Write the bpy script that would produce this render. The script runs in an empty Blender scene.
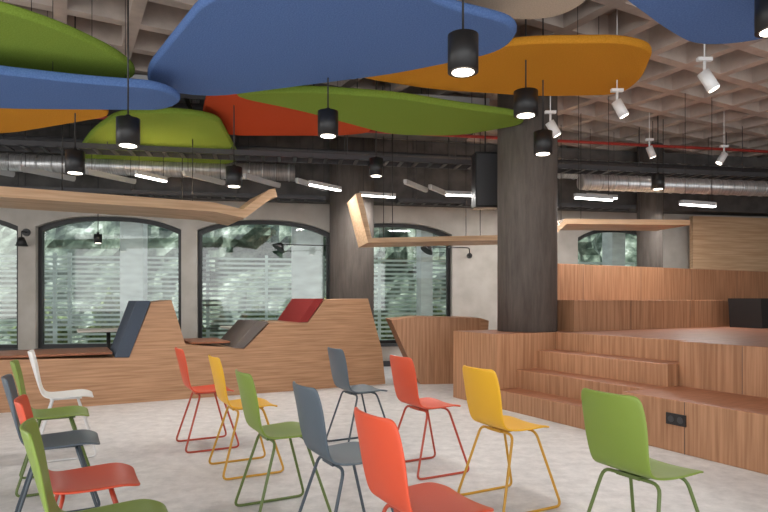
import bpy, bmesh, math, random
from mathutils import Vector, Matrix, noise
from mathutils.geometry import tessellate_polygon
random.seed(4)
C = bpy.context
scene = C.scene
COL = scene.collection

# ------------------------------------------------------------------ materials
def mat(name, col, rough=0.6, metal=0.0, emis=None, estr=0.0, spec=0.5):
    m = bpy.data.materials.new(name); m.use_nodes = True
    b = m.node_tree.nodes['Principled BSDF']
    b.inputs['Base Color'].default_value = (*col, 1)
    b.inputs['Roughness'].default_value = rough
    b.inputs['Metallic'].default_value = metal
    b.inputs['Specular IOR Level'].default_value = spec
    if emis:
        b.inputs['Emission Color'].default_value = (*emis, 1)
        b.inputs['Emission Strength'].default_value = estr
    return m

def noisy(name, c1, c2, scale=(5, 5, 5), nscale=1.0, rough=0.7, bump=0.1, detail=6, lo=0.35, hi=0.65, metal=0, spec=0.4, dist=0.01, nrough=.5):
    m = mat(name, c1, rough, metal, spec=spec)
    nt = m.node_tree; N = nt.nodes; L = nt.links
    b = N['Principled BSDF']
    tc = N.new('ShaderNodeTexCoord'); mp = N.new('ShaderNodeMapping')
    mp.inputs['Scale'].default_value = scale
    n = N.new('ShaderNodeTexNoise'); n.inputs['Scale'].default_value = nscale; n.inputs['Detail'].default_value = detail
    n.inputs['Roughness'].default_value = nrough
    r = N.new('ShaderNodeValToRGB')
    r.color_ramp.elements[0].position = lo; r.color_ramp.elements[0].color = (*c1, 1)
    r.color_ramp.elements[1].position = hi; r.color_ramp.elements[1].color = (*c2, 1)
    L.new(tc.outputs['Object'], mp.inputs['Vector']); L.new(mp.outputs[0], n.inputs['Vector'])
    L.new(n.outputs['Fac'], r.inputs[0]); L.new(r.outputs[0], b.inputs['Base Color'])
    if bump:
        bp = N.new('ShaderNodeBump'); bp.inputs['Strength'].default_value = bump; bp.inputs['Distance'].default_value = dist
        L.new(n.outputs['Fac'], bp.inputs['Height']); L.new(bp.outputs[0], b.inputs['Normal'])
    return m

OAK_H = noisy('oak_horizontal', (.35, .185, .095), (.52, .295, .165), (1.2, 6, 26), 1.6, .5, .05)
OAK_V = noisy('oak_vertical', (.33, .16, .08), (.50, .265, .145), (22, 22, .9), 1.6, .5, .05)
OAK_L = noisy('oak_light', (.48, .30, .17), (.62, .42, .26), (1.0, 5, 22), 1.6, .5, .04)
TREAD = noisy('tread_wood', (.24, .09, .045), (.34, .14, .075), (3, 26, 3), 1.5, .45, .03)
FLOOR = noisy('floor_concrete', (.44, .435, .44), (.70, .69, .69), (1.6, 1.6, 1.6), 5.5, .42, .05, 14, .28, .72, nrough=.68)
WALL = noisy('wall_plaster', (.44, .405, .36), (.53, .495, .45), (2, 2, 2), 1.5, .8, .05)
SHADEC = noisy('shade_dark_concrete', (.07, .067, .066), (.12, .115, .11), (2, 2, 2), 2, .85, .1)  # shade of the upper wall and rear ceiling put into the colour
WAFFLE = noisy('waffle_concrete', (.43, .36, .315), (.55, .465, .41), (2, 2, 2), 2.2, .85, .1)
COLM = noisy('column_board_concrete', (.095, .08, .07), (.165, .142, .126), (7, 7, .9), 2.4, .85, .5, 10, .3, .7, nrough=.65)
BLACK = mat('black_metal', (.012, .012, .013), .45)
DGREY = mat('dark_grey_metal', (.06, .06, .065), .5, .3)
SILV = noisy('galvanised_steel', (.42, .43, .44), (.66, .67, .68), (40, 2, 2), 1.5, .35, .1, metal=.7)
GREYT = mat('grey_fixture', (.46, .47, .48), .5)
WHITE = mat('white_paint', (.8, .8, .8), .4)
REDP = mat('red_pipe_paint', (.35, .03, .02), .5)
LED = mat('led_diffuser', (1, 1, 1), .5, emis=(1, .97, .93), estr=9)
GLOW = mat('lamp_lens', (1, .95, .85), .5, emis=(1, .9, .75), estr=6)
STONE = noisy('outside_concrete', (.70, .70, .69), (.9, .9, .89), (1, 1, 3), 3, .8, .3)
SLAT = mat('louvre_slat', (.72, .78, .74), .5)
TABLEM = mat('table_laminate', (.75, .70, .62), .4)
FE_BLUE = noisy('felt_blue', (.08, .15, .35), (.115, .20, .43), (30, 30, 30), 3, .95, .4, spec=.1)
FE_GREEN = noisy('felt_green', (.17, .26, .035), (.22, .33, .055), (30, 30, 30), 3, .95, .4, spec=.1)
FE_ORANGE = noisy('felt_orange', (.56, .24, .02), (.66, .30, .035), (30, 30, 30), 3, .95, .4, spec=.1)
FE_RED = noisy('felt_red', (.45, .06, .02), (.55, .085, .03), (30, 30, 30), 3, .95, .4, spec=.1)
FE_BEIGE = noisy('felt_beige', (.50, .43, .34), (.60, .52, .42), (30, 30, 30), 3, .95, .4, spec=.1)
FAB_SLATE = noisy('fabric_slate', (.06, .075, .10), (.085, .105, .14), (60, 60, 60), 3, .95, .3, spec=.1)
FAB_GREY = noisy('fabric_taupe', (.14, .12, .11), (.19, .165, .15), (60, 60, 60), 3, .95, .3, spec=.1)
FAB_RED = noisy('fabric_maroon', (.25, .03, .03), (.33, .05, .045), (60, 60, 60), 3, .95, .3, spec=.1)

CH = {
 'orange': mat('chair_orange', (.66, .08, .03), .45),
 'yellow': mat('chair_yellow', (.80, .43, .02), .45),
 'green': mat('chair_green', (.20, .29, .045), .45),
 'slate': mat('chair_slate', (.09, .12, .15), .45),
 'white': mat('chair_white', (.78, .78, .77), .45),
}
CHF = {
 'orange': mat('frame_orange', (.42, .06, .03), .4),
 'yellow': mat('frame_yellow', (.52, .27, .02), .4),
 'green': mat('frame_green', (.11, .16, .04), .4),
 'slate': mat('frame_slate', (.06, .08, .10), .4),
 'white': mat('frame_white', (.70, .70, .70), .4),
}

def glass():
    m = bpy.data.materials.new('window_glass'); m.use_nodes = True
    nt = m.node_tree; N = nt.nodes; L = nt.links
    for n in list(N): N.remove(n)
    o = N.new('ShaderNodeOutputMaterial'); mx = N.new('ShaderNodeMixShader'); mx.inputs[0].default_value = .10
    t = N.new('ShaderNodeBsdfTransparent'); t.inputs[0].default_value = (.86, .95, .93, 1)
    g = N.new('ShaderNodeBsdfGlossy'); g.inputs['Roughness'].default_value = .03
    L.new(t.outputs[0], mx.inputs[1]); L.new(g.outputs[0], mx.inputs[2]); L.new(mx.outputs[0], o.inputs[0])
    return m
GLASS = glass()

def foliage():
    m = mat('rocky_bank', (.2, .3, .05), .9)
    nt = m.node_tree; N = nt.nodes; L = nt.links; b = N['Principled BSDF']
    tc = N.new('ShaderNodeTexCoord')
    n = N.new('ShaderNodeTexNoise'); n.inputs['Scale'].default_value = 1.8; n.inputs['Detail'].default_value = 10; n.inputs['Roughness'].default_value = .72
    r = N.new('ShaderNodeValToRGB'); e = r.color_ramp.elements
    e[0].position = .34; e[0].color = (.018, .03, .024, 1)
    e[1].position = .68; e[1].color = (.62, .66, .62, 1)
    x = e.new(.44); x.color = (.05, .075, .055, 1)
    x = e.new(.52); x.color = (.14, .175, .135, 1)
    x = e.new(.59); x.color = (.28, .32, .27, 1)
    L.new(tc.outputs['Object'], n.inputs['Vector']); L.new(n.outputs['Fac'], r.inputs[0]); L.new(r.outputs[0], b.inputs['Base Color'])
    return m
FOL = foliage()
SHRUB = noisy('shrub_leaves', (.04, .08, .03), (.24, .30, .12), (6, 6, 6), 2, .8, .5)

# ------------------------------------------------------------------ helpers
def link(o, parent=None):
    COL.objects.link(o)
    if parent: o.parent = parent
    return o
def empty(name, loc=(0, 0, 0), rz=0.0, parent=None):
    e = bpy.data.objects.new(name, None); e.empty_display_size = .1
    e.location = loc; e.rotation_euler = (0, 0, rz)
    return link(e, parent)
def obj_from_bm(name, bm, mats, parent=None, loc=(0, 0, 0), rz=0, smooth=False):
    bmesh.ops.recalc_face_normals(bm, faces=bm.faces)
    me = bpy.data.meshes.new(name); bm.to_mesh(me); bm.free()
    for m in (mats if isinstance(mats, (list, tuple)) else [mats]): me.materials.append(m)
    if smooth:
        for p in me.polygons: p.use_smooth = True
    o = bpy.data.objects.new(name, me); o.location = loc; o.rotation_euler = (0, 0, rz)
    return link(o, parent)
def add_box(bm, x0, x1, y0, y1, z0, z1, mi=0, topmi=None):
    v = [bm.verts.new(p) for p in [(x0,y0,z0),(x1,y0,z0),(x1,y1,z0),(x0,y1,z0),(x0,y0,z1),(x1,y0,z1),(x1,y1,z1),(x0,y1,z1)]]
    fs = [(0,3,2,1),(4,5,6,7),(0,1,5,4),(1,2,6,5),(2,3,7,6),(3,0,4,7)]
    for i, f in enumerate(fs):
        fc = bm.faces.new([v[k] for k in f]); fc.material_index = mi
        if i == 1 and topmi is not None: fc.material_index = topmi
def box(name, x0, x1, y0, y1, z0, z1, mats, parent=None, loc=(0,0,0), rz=0, topmi=None, bev=0):
    bm = bmesh.new(); add_box(bm, x0, x1, y0, y1, z0, z1, 0, topmi)
    o = obj_from_bm(name, bm, mats, parent, loc, rz)
    if bev:
        md = o.modifiers.new('bevel', 'BEVEL'); md.width = bev; md.segments = 2
    return o
def cyl_between(bm, a, b, r, seg=16, r2=None, mi=0):
    a = Vector(a); b = Vector(b); d = b - a
    q = d.to_track_quat('Z', 'Y').to_matrix()
    r2 = r if r2 is None else r2
    A = []; B = []
    for i in range(seg):
        t = 2*math.pi*i/seg; u = Vector((math.cos(t), math.sin(t), 0))
        A.append(bm.verts.new(a + q @ (u*r))); B.append(bm.verts.new(b + q @ (u*r2)))
    for i in range(seg):
        f = bm.faces.new([A[i], A[(i+1)%seg], B[(i+1)%seg], B[i]]); f.smooth = True; f.material_index = mi
    f = bm.faces.new(A[::-1]); f.material_index = mi
    f = bm.faces.new(B); f.material_index = mi
def cyl(name, a, b, r, m, parent=None, seg=20, r2=None):
    bm = bmesh.new(); cyl_between(bm, a, b, r, seg, r2)
    return obj_from_bm(name, bm, m, parent)
def prism(name, pts, y0, y1, m, parent=None):
    """profile in local XZ, extruded along local Y"""
    bm = bmesh.new()
    A = [bm.verts.new((x, y0, z)) for x, z in pts]; B = [bm.verts.new((x, y1, z)) for x, z in pts]
    n = len(pts)
    tris = tessellate_polygon([[Vector((x, z, 0)) for x, z in pts]])
    for t in tris:
        bm.faces.new([A[k] for k in t]); bm.faces.new([B[k] for k in t[::-1]])
    for i in range(n): bm.faces.new([A[i], B[i], B[(i+1)%n], A[(i+1)%n]])
    return obj_from_bm(name, bm, m, parent)
def ribbon(path, t):
    P = [Vector(p) for p in path]; up = []; dn = []
    for i, p in enumerate(P):
        d = Vector((0, 0))
        if i > 0: d += (P[i]-P[i-1]).normalized()
        if i < len(P)-1: d += (P[i+1]-P[i]).normalized()
        d.normalize(); n = Vector((-d.y, d.x))
        up.append(p+n*t/2); dn.append(p-n*t/2)
    return [tuple(p) for p in up] + [tuple(p) for p in dn[::-1]]
def tube(name, pts, r, m, parent=None, corner=0.03):
    cu = bpy.data.curves.new(name, 'CURVE'); cu.dimensions = '3D'; cu.bevel_depth = r; cu.bevel_resolution = 3
    P = [Vector(p) for p in pts]; out = []
    n = len(P)
    for i, p in enumerate(P):
        if i in (0, n-1): out.append(p); continue
        a = P[i-1]; b = P[i+1]
        c = min(corner, (a-p).length*.45, (b-p).length*.45)
        s = p+(a-p).normalized()*c; e = p+(b-p).normalized()*c
        for k in range(5):
            t = k/4; out.append(s*(1-t)**2 + p*2*t*(1-t) + e*t*t)
    sp = cu.splines.new('POLY'); sp.points.add(len(out)-1)
    for q, p in zip(sp.points, out): q.co = (*p, 1)
    cu.materials.append(m)
    return link(bpy.data.objects.new(name, cu), parent)

TH = math.atan2(.475, .88)            # seating / platform grid direction
NX = Vector((math.cos(TH), math.sin(TH))); DY = Vector((-math.sin(TH), math.cos(TH)))
WTH = math.atan2(.179, .984)          # back wall direction
W0 = Vector((-4.57, 10.0))
XL, XR, YF = -8.0, 9.8, -2.0
def wall_y(x): return W0.y + (x-W0.x)*math.tan(WTH)

# ------------------------------------------------------------------ room shell
bm = bmesh.new()
v = [bm.verts.new(p) for p in [(XL,YF,0),(XR,YF,0),(XR,wall_y(XR),0),(XL,wall_y(XL),0)]]
f = bm.faces.new(v); r = bmesh.ops.extrude_face_region(bm, geom=[f])
bmesh.ops.translate(bm, verts=[g for g in r['geom'] if isinstance(g, bmesh.types.BMVert)], vec=(0,0,-.2))
obj_from_bm('floor', bm, FLOOR)

CH0 = 4.0
bm = bmesh.new()
for k in range(-42, 43):
    o = k*.66
    add_box(bm, o-.06, o+.06, -30, 30, CH0, CH0+.3)
    add_box(bm, -30, 30, o-.06, o+.06, CH0+.001, CH0+.3)
add_box(bm, -30, 30, -30, 30, CH0+.28, CH0+.5)
bmesh.ops.rotate(bm, verts=bm.verts, cent=(0,0,0), matrix=Matrix.Rotation(TH, 3, 'Z'))
wn = Vector((-math.sin(WTH), math.cos(WTH), 0))
for co, no in [((XL,0,0),(-1,0,0)), ((XR,0,0),(1,0,0)), ((0,YF,0),(0,-1,0)), ((W0.x,W0.y,0), wn)]:
    bmesh.ops.bisect_plane(bm, geom=bm.verts[:]+bm.edges[:]+bm.faces[:], plane_co=co, plane_no=no, clear_outer=True)
obj_from_bm('ceiling', bm, WAFFLE)
SLAB = CH0+.28

box('wall_left', XL-.2, XL, YF, wall_y(XL), 0, 4.4, WALL)
box('wall_right', XR, XR+.2, YF, wall_y(XR), 0, 4.4, WALL)

wall_len0 = (XL-W0.x)/math.cos(WTH); wall_len1 = (XR-W0.x)/math.cos(WTH)
wins = [(-2.54, 2.28), (0.0, 2.28), (2.54, 2.28), (4.85, 2.15), (9.3, 1.75)]
SILL, SPR, CROWN, TOPW = .40, 2.40, 2.60, 4.4
def arch_h(t): return SPR + (CROWN-SPR)*(1-abs(2*t-1)**2.6)
bm = bmesh.new()
def quad(a0, a1, h0l, h0r, h1):
    vs = [bm.verts.new((a0, 0, h0l)), bm.verts.new((a1, 0, h0r)), bm.verts.new((a1, 0, h1)), bm.verts.new((a0, 0, h1))]
    bm.faces.new(vs)
cur = wall_len0
K = 16
for c, w in wins:
    a0, a1 = c-w/2, c+w/2
    quad(cur, a0, 0, 0, TOPW)
    quad(a0, a1, 0, 0, SILL)
    for k in range(K):
        quad(a0+w*k/K, a0+w*(k+1)/K, arch_h(k/K), arch_h((k+1)/K), TOPW)
    cur = a1
quad(cur, wall_len1, 0, 0, TOPW)
bmesh.ops.remove_doubles(bm, verts=bm.verts, dist=1e-4)
r = bmesh.ops.extrude_face_region(bm, geom=bm.faces[:])
bmesh.ops.translate(bm, verts=[g for g in r['geom'] if isinstance(g, bmesh.types.BMVert)], vec=(0, .4, 0))
obj_from_bm('wall_back', bm, WALL, None, (W0.x, W0.y, 0), WTH)

for i, (c, w) in enumerate(wins):
    e = empty('window_%d' % (i+1), (W0.x, W0.y, 0), WTH)
    a0, a1 = c-w/2, c+w/2
    pts = [(a0, SILL), (a1, SILL)] + [(a1-w*k/K, arch_h(1-k/K)) for k in range(K+1)]
    bm = bmesh.new(); n = len(pts); ft = .065
    inn = []
    for p in pts:
        q = Vector(p); inn.append((c+(q.x-c)*(1-2*ft/w), q.y + (ft if q.y < 1 else -ft)))
    y0, y1 = .12, .2
    A = [bm.verts.new((p[0], y0, p[1])) for p in pts]; B = [bm.verts.new((p[0], y0, p[1])) for p in inn]
    A2 = [bm.verts.new((p[0], y1, p[1])) for p in pts]; B2 = [bm.verts.new((p[0], y1, p[1])) for p in inn]
    for k in range(n):
        j = (k+1) % n
        bm.faces.new([A[k], A[j], B[j], B[k]]); bm.faces.new([B[k], B[j], B2[j], B2[k]]); bm.faces.new([A2[k], B2[k], B2[j], A2[j]])
    obj_from_bm('window_frame', bm, BLACK, e)
    bm = bmesh.new(); bm.faces.new([bm.verts.new((p[0], .17, p[1])) for p in pts])
    obj_from_bm('window_pane', bm, GLASS, e)
    box('window_sill', a0, a1, -.03, .12, SILL-.04, SILL+.005, DGREY, e)
bm = bmesh.new()
for c, w in wins:
    for k in range(20):
        z = .25+k*.092
        add_box(bm, c-w/2-.5, c+w/2+.5, 1.6, 1.64, z, z+.042)
    for dx in (-w*.5, 0, w*.5): add_box(bm, c+dx-.03, c+dx+.03, 1.64, 1.7, -.1, 2.1)
obj_from_bm('louvre_screen', bm, SLAT, None, (W0.x, W0.y, 0), WTH)
for a, hw in ((0.12, .2), (3.33, .30), (-2.5, .2), (5.7, .12), (9.9, .15)):
    bm = bmesh.new(); add_box(bm, a-hw, a+hw, 1.0, 1.4, -.1, 4.5); add_box(bm, a-hw-.06, a+hw+.06, .94, 1.46, -.1, .25)
    obj_from_bm('outdoor_pillar', bm, STONE, None, (W0.x, W0.y, 0), WTH)
bm = bmesh.new(); nx, nz = 140, 38
grid = [[None]*(nz+1) for _ in range(nx+1)]
for i in range(nx+1):
    for j in range(nz+1):
        x = -9+28*i/nx; z = -.1+7*j/nz
        d = noise.noise(Vector((x*.8, z*.8, 1)))*.7 + noise.noise(Vector((x*2.7, z*2.7, 5)))*.35
        grid[i][j] = bm.verts.new((x, 4.4+.3*z+d, z))
for i in range(nx):
    for j in range(nz): bm.faces.new([grid[i][j], grid[i+1][j], grid[i+1][j+1], grid[i][j+1]])
obj_from_bm('planted_hillside', bm, FOL, None, (W0.x, W0.y, 0), WTH)
for k in range(11):
    a = -3.5+k*1.45; bm = bmesh.new(); bmesh.ops.create_icosphere(bm, subdivisions=4, radius=.45)
    for vv in bm.verts:
        vv.co *= 1+.5*noise.noise(vv.co*5+Vector((k, 0, 0)))+.25*noise.noise(vv.co*14)
        vv.co.z *= 1.0+.3*(k % 3)
    obj_from_bm('garden_shrub', bm, SHRUB, None, (W0.x+a*math.cos(WTH)-2.8*math.sin(WTH), W0.y+a*math.sin(WTH)+2.8*math.cos(WTH), .30+.1*(k % 3)), k)
box('outdoor_paving', wall_len0-3, wall_len1+5, .42, 6, -.3, -.1, STONE, None, (W0.x, W0.y, 0), WTH)
box('shade_beam_back', wall_len0+.1, wall_len1-.1, -.45, -.02, 2.90, 3.98, SHADEC, None, (W0.x, W0.y, 0), WTH)  # added dark beam, stands in for shadow on the upper back wall
box('baseboard_back', wall_len0+.05, wall_len1-.05, -.02, 0, 0, .1, DGREY, None, (W0.x, W0.y, 0), WTH)

# ------------------------------------------------------------------ stepped platform
P0 = (1.86, 5.54, 0)
pl = empty('stepped_seating_platform', P0, TH)
M2 = [OAK_V, TREAD]
def blk(n, x0, x1, y0, y1, z0, z1, m=M2): return box(n, x0, x1, y0, y1, z0, z1, m, pl, topmi=1, bev=.006)
blk('step_1', 0, .32, -.41, 1.3, 0, .205)
blk('step_2', .30, .62, -.41, 1.3, 0, .41)
blk('step_3', .60, .92, -.41, 1.3, 0, .615)
blk('stage_deck', .90, 7, -.41, 1.3, 0, .82)
blk('bench_block', 0, .77, -4, -.41, 0, .41)
blk('stage_deck_front', .75, 5.5, -4, -.41, 0, .82)
blk('bulkhead', 0, 1.25, 1.3, 2.12, 0, .82)
blk('tier_2', 1.2, 7, 1.3, 2.12, 0, 1.2)
blk('tier_3', 1.2, 7, 2.1, 2.75, 0, 1.70)
bm = bmesh.new()
for y in (-1.0, -2.0, -3.0):
    add_box(bm, -.0015, .002, y-.002, y+.002, .0, .405); add_box(bm, .7485, .752, y-.002, y+.002, .41, .815)
for x in (2.2, 3.4, 4.6, 5.8):
    add_box(bm, x-.002, x+.002, 1.2985, 1.302, .82, 1.195); add_box(bm, x-.002, x+.002, 2.0985, 2.102, 1.2, 1.695)
obj_from_bm('panel_seams', bm, DGREY, pl)
so = empty('power_socket', (P0[0]-.93*DY.x-.001, P0[1]-.93*DY.y-.001, .26), TH)
bm = bmesh.new(); add_box(bm, -.012, 0, -.085, .085, -.045, .045)
obj_from_bm('cover_plate', bm, BLACK, so)
bm = bmesh.new()
for yy in (-.04, .04): cyl_between(bm, (-.0125, yy, 0), (-.016, yy, 0), .026)
obj_from_bm('outlet_face', bm, DGREY, so)
sp = empty('stage_monitor_speaker', (P0[0]+4.15*NX.x+.85*DY.x, P0[1]+4.15*NX.y+.85*DY.y, .822), TH)
prism('cabinet', [(-.22,0),(.35,0),(.35,.40),(-.26,.40)], -.22, .22, BLACK, sp)
cyl('driver', (0.05, -.222, .2), (0.05, -.235, .2), .13, DGREY, sp)

def column(x, y, z0, r):
    bm = bmesh.new(); cyl_between(bm, (0,0,z0), (0,0,4.02), r, 48)
    return obj_from_bm('concrete_column', bm, COLM, None, (x, y, 0))
column(1.765, 7.40, .822, .36)
column(-.54, 10.05, 0, .37)
column(4.85, 10.95, 0, .22)

# ------------------------------------------------------------------ booth seating
bo = empty('booth_seating', (-4.08, 6.37, 0), TH)
prof = [(-1.6,0),(-1.6,.60),(1.27,.53),(1.51,1.17),(1.74,1.20),(1.90,.66),(2.62,.58),(2.95,.90),(3.48,.90),(3.72,1.2),(4.38,1.22),(4.60,.50),(4.66,0)]
prism('wood_carcass', prof, 0, .95, OAK_H, bo)
prism('seat_back_slate', [(1.12,.54),(1.27,.535),(1.505,1.19),(1.35,1.19)], -.01, .9, FAB_SLATE, bo)
prism('seat_back_taupe', [(2.48,.60),(2.61,.585),(2.94,.92),(2.78,.92)], -.01, .9, FAB_GREY, bo)
prism('seat_back_maroon', [(3.35,.905),(3.47,.905),(3.71,1.22),(3.58,1.22)], -.01, .9, FAB_RED, bo)
box('bench_cushion_1', -.6, 1.1, .06, .9, .57, .60, TREAD, bo, bev=.01)
box('bench_cushion_2', 1.98, 2.46, .06, .9, .655, .68, TREAD, bo, bev=.01)
b2 = empty('booth_planter_block', (.10, 8.5, 0), math.radians(6))
prism('carcass', [(.42,0),(0,.92),(.40,.96),(1.30,.94),(1.30,0)], 0, .75, OAK_V, b2)
prism('end_panel', [(1.30,0),(1.30,.94),(1.42,.90),(1.36,0)], .0, .75, OAK_H, b2)

def booth_table(x, y, h=.75):
    e = empty('booth_table', (x, y, 0), TH)
    box('table_top', -.38, .38, -.3, .3, h-.03, h, TABLEM, e, bev=.01)
    cyl('table_leg', (0,0,.02), (0,0,h-.03), .025, BLACK, e)
    cyl('table_foot', (0,0,0), (0,0,.02), .22, BLACK, e, 32)
booth_table(-3.72, 8.1, .81); booth_table(-2.05, 9.15, .80)

def canopy(ox, oy, rz, path, depth, t, hangs, m=OAK_L):
    e = empty('folded_timber_canopy', (ox, oy, 0), rz)
    prism('timber_ribbon', ribbon(path, t), 0, depth, m, e)
    bm = bmesh.new()
    for a, h in hangs:
        for y in (.1, depth-.1): cyl_between(bm, (a, y, h), (a, y, 4.0), .006, 6)
    obj_from_bm('hanger_rods', bm, BLACK, e)
canopy(-4.3, 6.75, TH, [(-2.2,2.42),(2.35,2.42),(2.75,2.36),(3.12,2.66),(3.2,2.68)], .95, .12, [(-1,2.46),(.6,2.46),(2.1,2.46)])
canopy(-.35, 8.2, math.radians(12), [(0,2.66),(.16,2.02),(2.6,2.12),(2.72,2.02),(3.1,2.36),(5.2,2.40)], .8, .08, [(.5,2.1),(1.8,2.1),(3.4,2.4),(4.8,2.42)])

e = empty('timber_wall_panel', (5.95, 11.62, 0), WTH)
box('panel_face', 0, 3.4, -.05, .05, 0, 2.82, OAK_L, e)

# ------------------------------------------------------------------ chairs
PROF = [
 (-.004,.812,.128),(-.002,.806,.146),(.002,.790,.160),(.013,.745,.166),(.028,.69,.168),(.046,.62,.166),(.066,.55,.160),(.085,.50,.156),
 (.108,.474,.158),(.140,.459,.166),(.19,.452,.180),(.25,.450,.188),(.32,.453,.191),(.37,.456,.188),(.405,.453,.178),(.430,.445,.158),(.440,.438,.128)]
def shell_mesh():
    bm = bmesh.new(); T = 12; rows = []
    for i, (x, z, w) in enumerate(PROF):
        back = max(0, min(1, (z-.47)/.25)) if x < .12 else 0
        seat = max(0, min(1, (x-.1)/.12))
        row = []
        for k in range(T+1):
            t = -1+2*k/T
            row.append(bm.verts.new((x+.03*back*t*t, w*t, z+(.016*seat*t*t if x < .38 else .010*seat*t*t))))
        rows.append(row)
    for a, b in zip(rows, rows[1:]):
        for k in range(T):
            f = bm.faces.new([a[k], a[k+1], b[k+1], b[k]]); f.smooth = True
    bmesh.ops.recalc_face_normals(bm, faces=bm.faces)
    me = bpy.data.meshes.new('chair_shell'); bm.to_mesh(me); bm.free()
    return me
def chair(x, y, col, rz=TH):
    e = empty('stacking_chair', (x, y, 0), rz)
    me = shell_mesh(); me.materials.append(CH[col])
    o = link(bpy.data.objects.new('seat_shell', me), e)
    s = o.modifiers.new('solid', 'SOLIDIFY'); s.thickness = .012; s.offset = 0
    s = o.modifiers.new('sub', 'SUBSURF'); s.levels = 1; s.render_levels = 2
    F = CHF[col]; r = .008
    for k, sy in enumerate((-1, 1)):
        tube('sled_leg_%d' % (k+1), [(.16,.02*sy,.436),(.16,.145*sy,.436),(.03,.215*sy,r),(.46,.215*sy,r),(.33,.145*sy,.438),(.33,.02*sy,.438)], r, F, e, .04)
    tube('under_seat_bar', [(.16,.03,.436),(.16,-.03,.436)], r, F, e)
    tube('under_seat_bar_front', [(.33,.03,.438),(.33,-.03,.438)], r, F, e)
    bm = bmesh.new(); add_box(bm, .14, .36, -.06, .06, .432, .448)
    obj_from_bm('mount_plate', bm, F, e)
for x, y, c in [
 (.93,2.53,'green'),(.52,3.45,'yellow'),(.09,4.15,'orange'),(-.42,4.85,'slate'),
 (-.06,2.06,'orange'),(-.39,2.75,'slate'),(-.79,3.26,'green'),(-1.20,4.15,'yellow'),(-1.68,4.85,'orange'),
 (-1.12,1.86,'green'),(-1.44,2.35,'orange'),(-1.93,3.04,'slate'),(-2.36,3.8,'green'),(-2.70,4.56,'white')]:
    chair(x, y, c)

# ------------------------------------------------------------------ acoustic clouds
def cloud(name, pts, h, m, th=.075, rad=.30):
    P = [Vector(p) for p in pts]; n = len(P); out = []
    for i in range(n):
        a, p, b = P[i-1], P[i], P[(i+1)%n]
        c = min(rad, (a-p).length*.48, (b-p).length*.48)
        s = p+(a-p).normalized()*c; e = p+(b-p).normalized()*c
        for k in range(7):
            t = k/6; out.append(s*(1-t)**2 + p*2*t*(1-t) + e*t*t)
    c = sum(out, Vector((0, 0)))/len(out)
    bm = bmesh.new(); rings = []
    for s, z in [(.975, 0), (.992, .008), (1, .025), (1, th-.025), (.992, th-.008), (.975, th)]:
        rings.append([bm.verts.new((*((p-c)*s), z)) for p in out])
    N = len(out)
    for a, b in zip(rings, rings[1:]):
        for i in range(N):
            f = bm.faces.new([a[i], a[(i+1)%N], b[(i+1)%N], b[i]]); f.smooth = True
    tr = tessellate_polygon([[Vector((p.x, p.y, 0)) for p in out]])
    for t in tr:
        try:
            bm.faces.new([rings[0][k] for k in t]); bm.faces.new([rings[-1][k] for k in t])
        except ValueError: pass
    o = obj_from_bm(name, bm, m, None, (c.x, c.y, h))
    bm = bmesh.new()
    for k in range(4):
        q = (out[int(N*k/4)]-c)*.6
        cyl_between(bm, (q.x, q.y, th-.005), (q.x, q.y, SLAB-h), .003, 6)
    obj_from_bm('suspension_wires', bm, BLACK, o)
AC = 'acoustic_ceiling_cloud'
cloud(AC, [(-1.15,3.93),(-2.08,5.25),(-2.24,5.72),(-1.75,5.95),(.10,5.32),(.98,4.84),(1.02,4.38),(.38,4.07),(.10,3.75)], 3.2, FE_BLUE)
cloud(AC, [(-.38,5.9),(.48,6.28),(1.67,6.5),(2.55,6.45),(2.58,6.0),(2.38,5.28),(2.05,5.12),(1.16,5.14),(.51,5.45)], 3.4, FE_ORANGE)
cloud(AC, [(-3.1,3.8),(-2.67,4.12),(-2.4,4.44),(-2.18,4.95),(-2.18,5.38),(-2.56,5.60),(-3.37,5.33),(-3.9,5.0),(-3.7,4.2)], 3.2, FE_GREEN)
cloud(AC, [(-3.48,4.6),(-3.08,4.78),(-2.47,5.0),(-1.90,5.12),(-1.80,5.42),(-2.06,5.70),(-3.58,5.66),(-4.3,5.5),(-4.2,4.8)], 3.0, FE_BLUE)
cloud(AC, [(-4.4,5.7),(-3.7,5.8),(-2.80,5.86),(-2.80,6.2),(-3.46,6.5),(-4.34,6.88),(-5.1,6.8),(-5.2,6.0)], 3.1, FE_ORANGE)
cloud(AC, [(-4.8,9.2),(-3.72,7.6),(-3.0,6.78),(-2.35,6.72),(-1.92,6.95),(-2.05,8.1),(-2.15,9.0),(-2.5,9.4),(-4.5,9.35)], 3.3, FE_GREEN, rad=.4)
cloud(AC, [(-1.95,6.6),(-1.61,6.3),(-.94,6.65),(-.22,7.5),(-.12,8.05),(-.6,8.2),(-2.2,8.2),(-2.25,7.4)], 3.44, FE_RED)
cloud(AC, [(-1.62,6.0),(-.8,5.90),(.16,6.10),(.68,6.36),(1.52,6.70),(1.66,7.02),(.95,7.52),(.07,7.46),(-.92,6.50)], 3.25, FE_GREEN)
cloud(AC, [(.36,4.5),(.77,4.90),(1.1,5.05),(1.45,5.0),(1.62,4.72),(1.5,4.2),(.38,4.0)], 3.55, FE_BEIGE)
cloud(AC, [(1.2,3.5),(1.98,4.22),(2.34,4.50),(2.75,4.42),(3.0,4.10),(2.65,3.5),(1.9,3.1)], 3.1, FE_BLUE)

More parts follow.
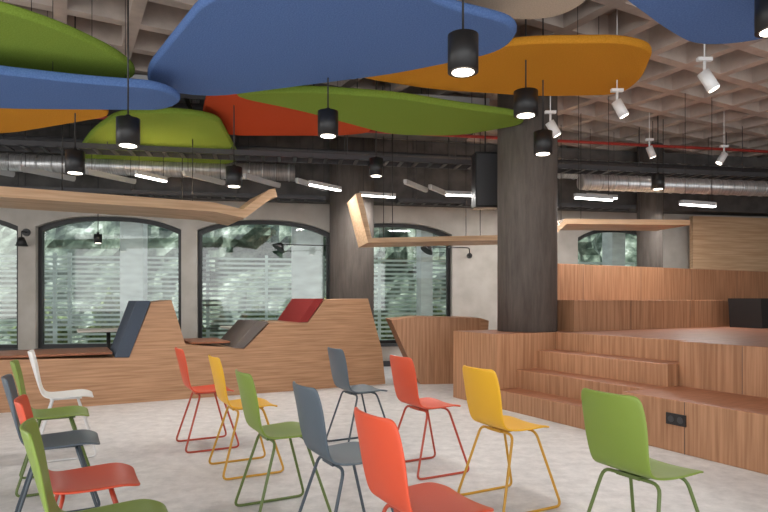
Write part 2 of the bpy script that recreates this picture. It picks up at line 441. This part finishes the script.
# ------------------------------------------------------------------ pendants & lights
def pendant(x, y, zc, r=.092, hh=.22):
    e = empty('pendant_lamp', (x, y, 0))
    bm = bmesh.new()
    cyl_between(bm, (0,0,zc-hh/2), (0,0,zc+hh/2), r, 32)
    cyl_between(bm, (0,0,zc+hh/2), (0,0,zc+hh/2+.03), .02, 16)
    obj_from_bm('shade', bm, BLACK, e)
    cyl('lens', (0,0,zc-hh/2-.003), (0,0,zc-hh/2+.002), r*.72, GLOW, e, 28)
    cyl('cord', (0,0,zc+hh/2), (0,0,SLAB), .007, BLACK, e, 8)
    l = bpy.data.lights.new('pendant_spot', 'SPOT'); l.energy = 70; l.color = (1,.94,.86); l.spot_size = 1.5; l.spot_blend = .6; l.shadow_soft_size = .06
    o = bpy.data.objects.new('pendant_spot', l); o.location = (0,0,zc-hh/2-.02); link(o, e)
pendant(-2.09, 4.9, 2.57); pendant(-.504, 5.4, 2.785); pendant(.474, 3.6, 2.676); pendant(-3.14, 6.1, 2.60)
pendant(-1.725, 6.9, 2.615); pendant(-.10, 7.6, 2.88, .09); pendant(1.59, 6.0, 2.77); pendant(1.30, 5.5, 3.0, .11, .22)
pendant(2.33, 3.6, 2.92)
pendant(4.2, 9.2, 3.01); pendant(-4.48, 9.4, 2.16, .06, .14)

def track_spot(x, y, z, dx=.5, dy=.3):
    e = empty('track_spotlight', (x, y, z))
    d = Vector((dx, dy, -1)).normalized()
    bm = bmesh.new(); a = -d*.02; b = a+d*.17
    cyl_between(bm, a, b, .05, 24)
    obj_from_bm('housing', bm, WHITE, e)
    cyl('lens', b, b+d*.004, .042, GLOW, e, 24)
    cyl('stem', (0,0,0), (0,0,.12), .012, WHITE, e, 10)
    box('adapter', -.06, .06, -.02, .02, .11, .14, WHITE, e)
    cyl('drop_rod', (0,0,.14), (0,0,SLAB-z), .006, WHITE, e, 8)
for x, y, z, dx, dy in [(2.33,6.0,3.17,.5,-.1),(2.67,5.0,3.08,.5,-.2),(3.98,9.0,3.48,.4,0),(1.83,6.6,3.14,.6,0),(5.1,9.0,3.38,-.6,0)]:
    track_spot(x, y, z, dx, dy)

def led_bar(x, y, z, L, rz, lit=True, en=40):
    e = empty('linear_led_light', (x, y, z), rz)
    box('housing', -L/2, L/2, -.025, .025, 0, .05, GREYT, e)
    box('diffuser', -L/2+.01, L/2-.01, -.023, .023, -.02, 0, LED if lit else GREYT, e)
    bm = bmesh.new()
    for s in (-1, 1): cyl_between(bm, (s*L*.4,0,.05), (s*L*.4,0,CH0-z), .004, 6)
    obj_from_bm('hanger_wires', bm, BLACK, e)
    if lit:
        l = bpy.data.lights.new('led_output', 'AREA'); l.shape = 'RECTANGLE'; l.size = L; l.size_y = .04; l.energy = en; l.color = (1,.98,.95)
        o = bpy.data.objects.new('led_output', l); o.location = (0,0,-.024); link(o, e)
A = math.radians(62)
led_bar(-3.1, 8.0, 2.83, .5, A, en=28); led_bar(-.82, 8.4, 2.78, .6, math.radians(50), en=28); led_bar(2.85, 8.15, 2.58, .62, math.radians(20), en=22)
led_bar(4.30, 8.2, 2.50, .6, math.radians(20), en=22); led_bar(1.15, 8.9, 2.76, .5, math.radians(10), en=25); led_bar(5.3, 10.2, 2.82, .7, math.radians(20), en=25)
led_bar(2.3, 9.9, 2.85, .6, math.radians(12), en=25); led_bar(-.1, 9.5, 2.85, .6, math.radians(20), en=15); led_bar(3.6, 9.9, 2.90, .6, math.radians(20), en=15)
for x, y in [(-3.9,8.6),(-4.7,8.4),(-2.6,8.7),(-1.8,8.9),(-5.4,8.1),(-1.1,9.2),(.5,9.3),(.9,9.7)]:
    led_bar(x, y, 2.95, .8, A, False)

# ------------------------------------------------------------------ services under the slab
def runs(name, a, b, r, m, rings=0):
    bm = bmesh.new(); cyl_between(bm, a, b, r, 20)
    A_, B_ = Vector(a), Vector(b); d = (B_-A_)
    for k in range(rings):
        p = A_+d*(k+.5)/rings; cyl_between(bm, p, p+d.normalized()*.02, r*1.07, 20)
    obj_from_bm(name, bm, m)
def wl(x, off, z):
    n = Vector((-math.sin(WTH), math.cos(WTH)))
    return (x - n.x*off, wall_y(x) - n.y*off, z)
runs('ventilation_duct', wl(-7.6, 1.0, 3.22), wl(-1.6, 1.0, 3.22), .13, SILV, 30)
runs('ventilation_duct', wl(2.6, 2.2, 3.0), wl(8.6, 2.2, 3.0), .12, SILV, 30)
runs('ventilation_duct', wl(2.6, 1.3, 3.40), wl(8.8, 1.3, 3.40), .16, SILV, 26)
runs('sprinkler_pipe', wl(-7.6, 2.4, 3.55), wl(8.8, 2.4, 3.55), .022, REDP, 12)
runs('service_pipe', wl(-7.6, 1.55, 3.45), wl(8.8, 1.55, 3.45), .04, DGREY, 12)
def tray(name, x0, x1, off, z, w=.3):
    L = (x1-x0)/math.cos(WTH); p = wl(x0, off, z)
    bm = bmesh.new()
    add_box(bm, 0, L, -w/2, -w/2+.02, 0, .07); add_box(bm, 0, L, w/2-.02, w/2, 0, .07)
    n = int(L/.22)
    for k in range(n): add_box(bm, k*.22, k*.22+.05, -w/2, w/2, 0, .015)
    for k in range(int(L/1.6)):
        for s in (-1, 1): cyl_between(bm, (k*1.6+.3, s*w/2, .05), (k*1.6+.3, s*w/2, CH0-z), .006, 6)
    obj_from_bm(name, bm, DGREY, None, p, WTH)
tray('cable_tray', -7.5, -1.1, .70, 2.84, .25)
tray('cable_tray', 0.1, 4.4, .70, 2.84, .25)
tray('cable_tray', -7.5, 8.6, 2.0, 3.2, .35)
tray('cable_tray', -7.5, 1.0, 3.0, 3.6, .4)
for k, (x, y) in enumerate([(-5.6,7.2),(-3.2,7.5),(-.5,8.05),(.9,8.3)]):
    e = empty('fan_coil_unit', (x, y, 3.66), WTH)
    box('casing', -.5, .5, -.25, .25, 0, .28, GREYT if k % 2 else DGREY, e, bev=.01)
    cyl('spigot', (.5,0,.15), (.85,0,.15), .1, SILV, e)
    bm = bmesh.new()
    for sx in (-.45,.45):
        for sy in (-.22,.22): cyl_between(bm, (sx,sy,.28), (sx,sy,.36), .006, 6)
    obj_from_bm('hangers', bm, BLACK, e)
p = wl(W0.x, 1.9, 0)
box('shade_beam_mid', wall_len0+.2, 5.6, -.25, .25, 3.66, 4.02, SHADEC, None, (p[0], p[1], 0), WTH)  # dark beam added to give the unlit look of the rear slab
e = empty('suspended_loudspeaker', (1.35, 8.0, 0), .1)
box('cabinet', -.16, .16, -.12, .12, 2.42, 3.15, BLACK, e, bev=.01)
bm = bmesh.new(); add_box(bm, -.14, .14, -.128, -.12, 2.45, 3.12); obj_from_bm('grille', bm, DGREY, e)
cyl('hanger', (0,0,3.15), (0,0,4.0), .01, BLACK, e, 8)

def swing_lamp(a, h):
    e = empty('swing_arm_wall_lamp', (W0.x+a*math.cos(WTH), W0.y+a*math.sin(WTH), h), WTH)
    cyl('wall_plate', (0,0,0), (0,-.03,0), .05, BLACK, e)
    tube('arm', [(0,-.03,0),(-.1,-.3,.12),(-.9,-.55,.10)], .009, BLACK, e, .05)
    bm = bmesh.new(); cyl_between(bm, (-.9,-.55,.12), (-.96,-.57,.03), .03, 20, .12); obj_from_bm('shade', bm, BLACK, e)
swing_lamp(3.2-.35, 2.02) if False else swing_lamp(3.72, 2.02); swing_lamp(6.25, 2.02)
e = empty('wall_sconce', (W0.x-1.27*math.cos(WTH), W0.y-1.27*math.sin(WTH), 2.3), WTH)
cyl('plate', (0,0,0), (0,-.03,0), .06, BLACK, e); tube('arm', [(0,-.03,0),(0,-.2,0),(0,-.2,-.1)], .01, BLACK, e, .03)
cyl('shade', (0,-.2,-.1), (0,-.2,-.24), .04, BLACK, e, 20, .09)

# ------------------------------------------------------------------ lighting
w = bpy.data.worlds.new('world'); scene.world = w; w.use_nodes = True
bg = w.node_tree.nodes['Background']
bg.inputs[0].default_value = (.88, .94, 1, 1); bg.inputs[1].default_value = 1.0
sun = bpy.data.lights.new('sun', 'SUN'); sun.energy = 6.5; sun.angle = .03; sun.color = (1,.97,.92)
o = link(bpy.data.objects.new('sun', sun)); o.rotation_euler = Vector((.6,.55,-.65)).to_track_quat('-Z','Y').to_euler()
def area(name, loc, target, sx, sy, en, col=(1,1,1)):
    l = bpy.data.lights.new(name, 'AREA'); l.shape = 'RECTANGLE'; l.size = sx; l.size_y = sy; l.energy = en; l.color = col
    o = link(bpy.data.objects.new(name, l)); o.location = loc
    o.rotation_euler = (Vector(target)-Vector(loc)).to_track_quat('-Z','Y').to_euler()
area('front_fill', (0, -1.7, 2.1), (1, 7, 1.5), 13, 2.6, 225, (1,.985,.96))  # added fill light behind the camera, no window there
area('left_daylight_area', (-7.6, 3.5, 2.0), (0, 5, 1.2), 5, 2.6, 150, (1,.99,.97))  # soft daylight from the left as an unseen area; wall has no window
area('right_area_light', (9.6, 3.0, 2.2), (3, 8, 2.6), 5, 2.4, 90, (1,.99,.97))  # unseen area light beside the right wall, which has no opening

# ------------------------------------------------------------------ camera
cam = bpy.data.cameras.new('camera'); cam.sensor_width = 36; cam.lens = 28.125; cam.shift_y = 44/768
co = link(bpy.data.objects.new('camera', cam)); co.location = (0, 0, 1.2); co.rotation_euler = (math.pi/2, 0, 0)
scene.camera = co
scene.view_settings.view_transform = 'Standard'
scene.view_settings.exposure = 0.0
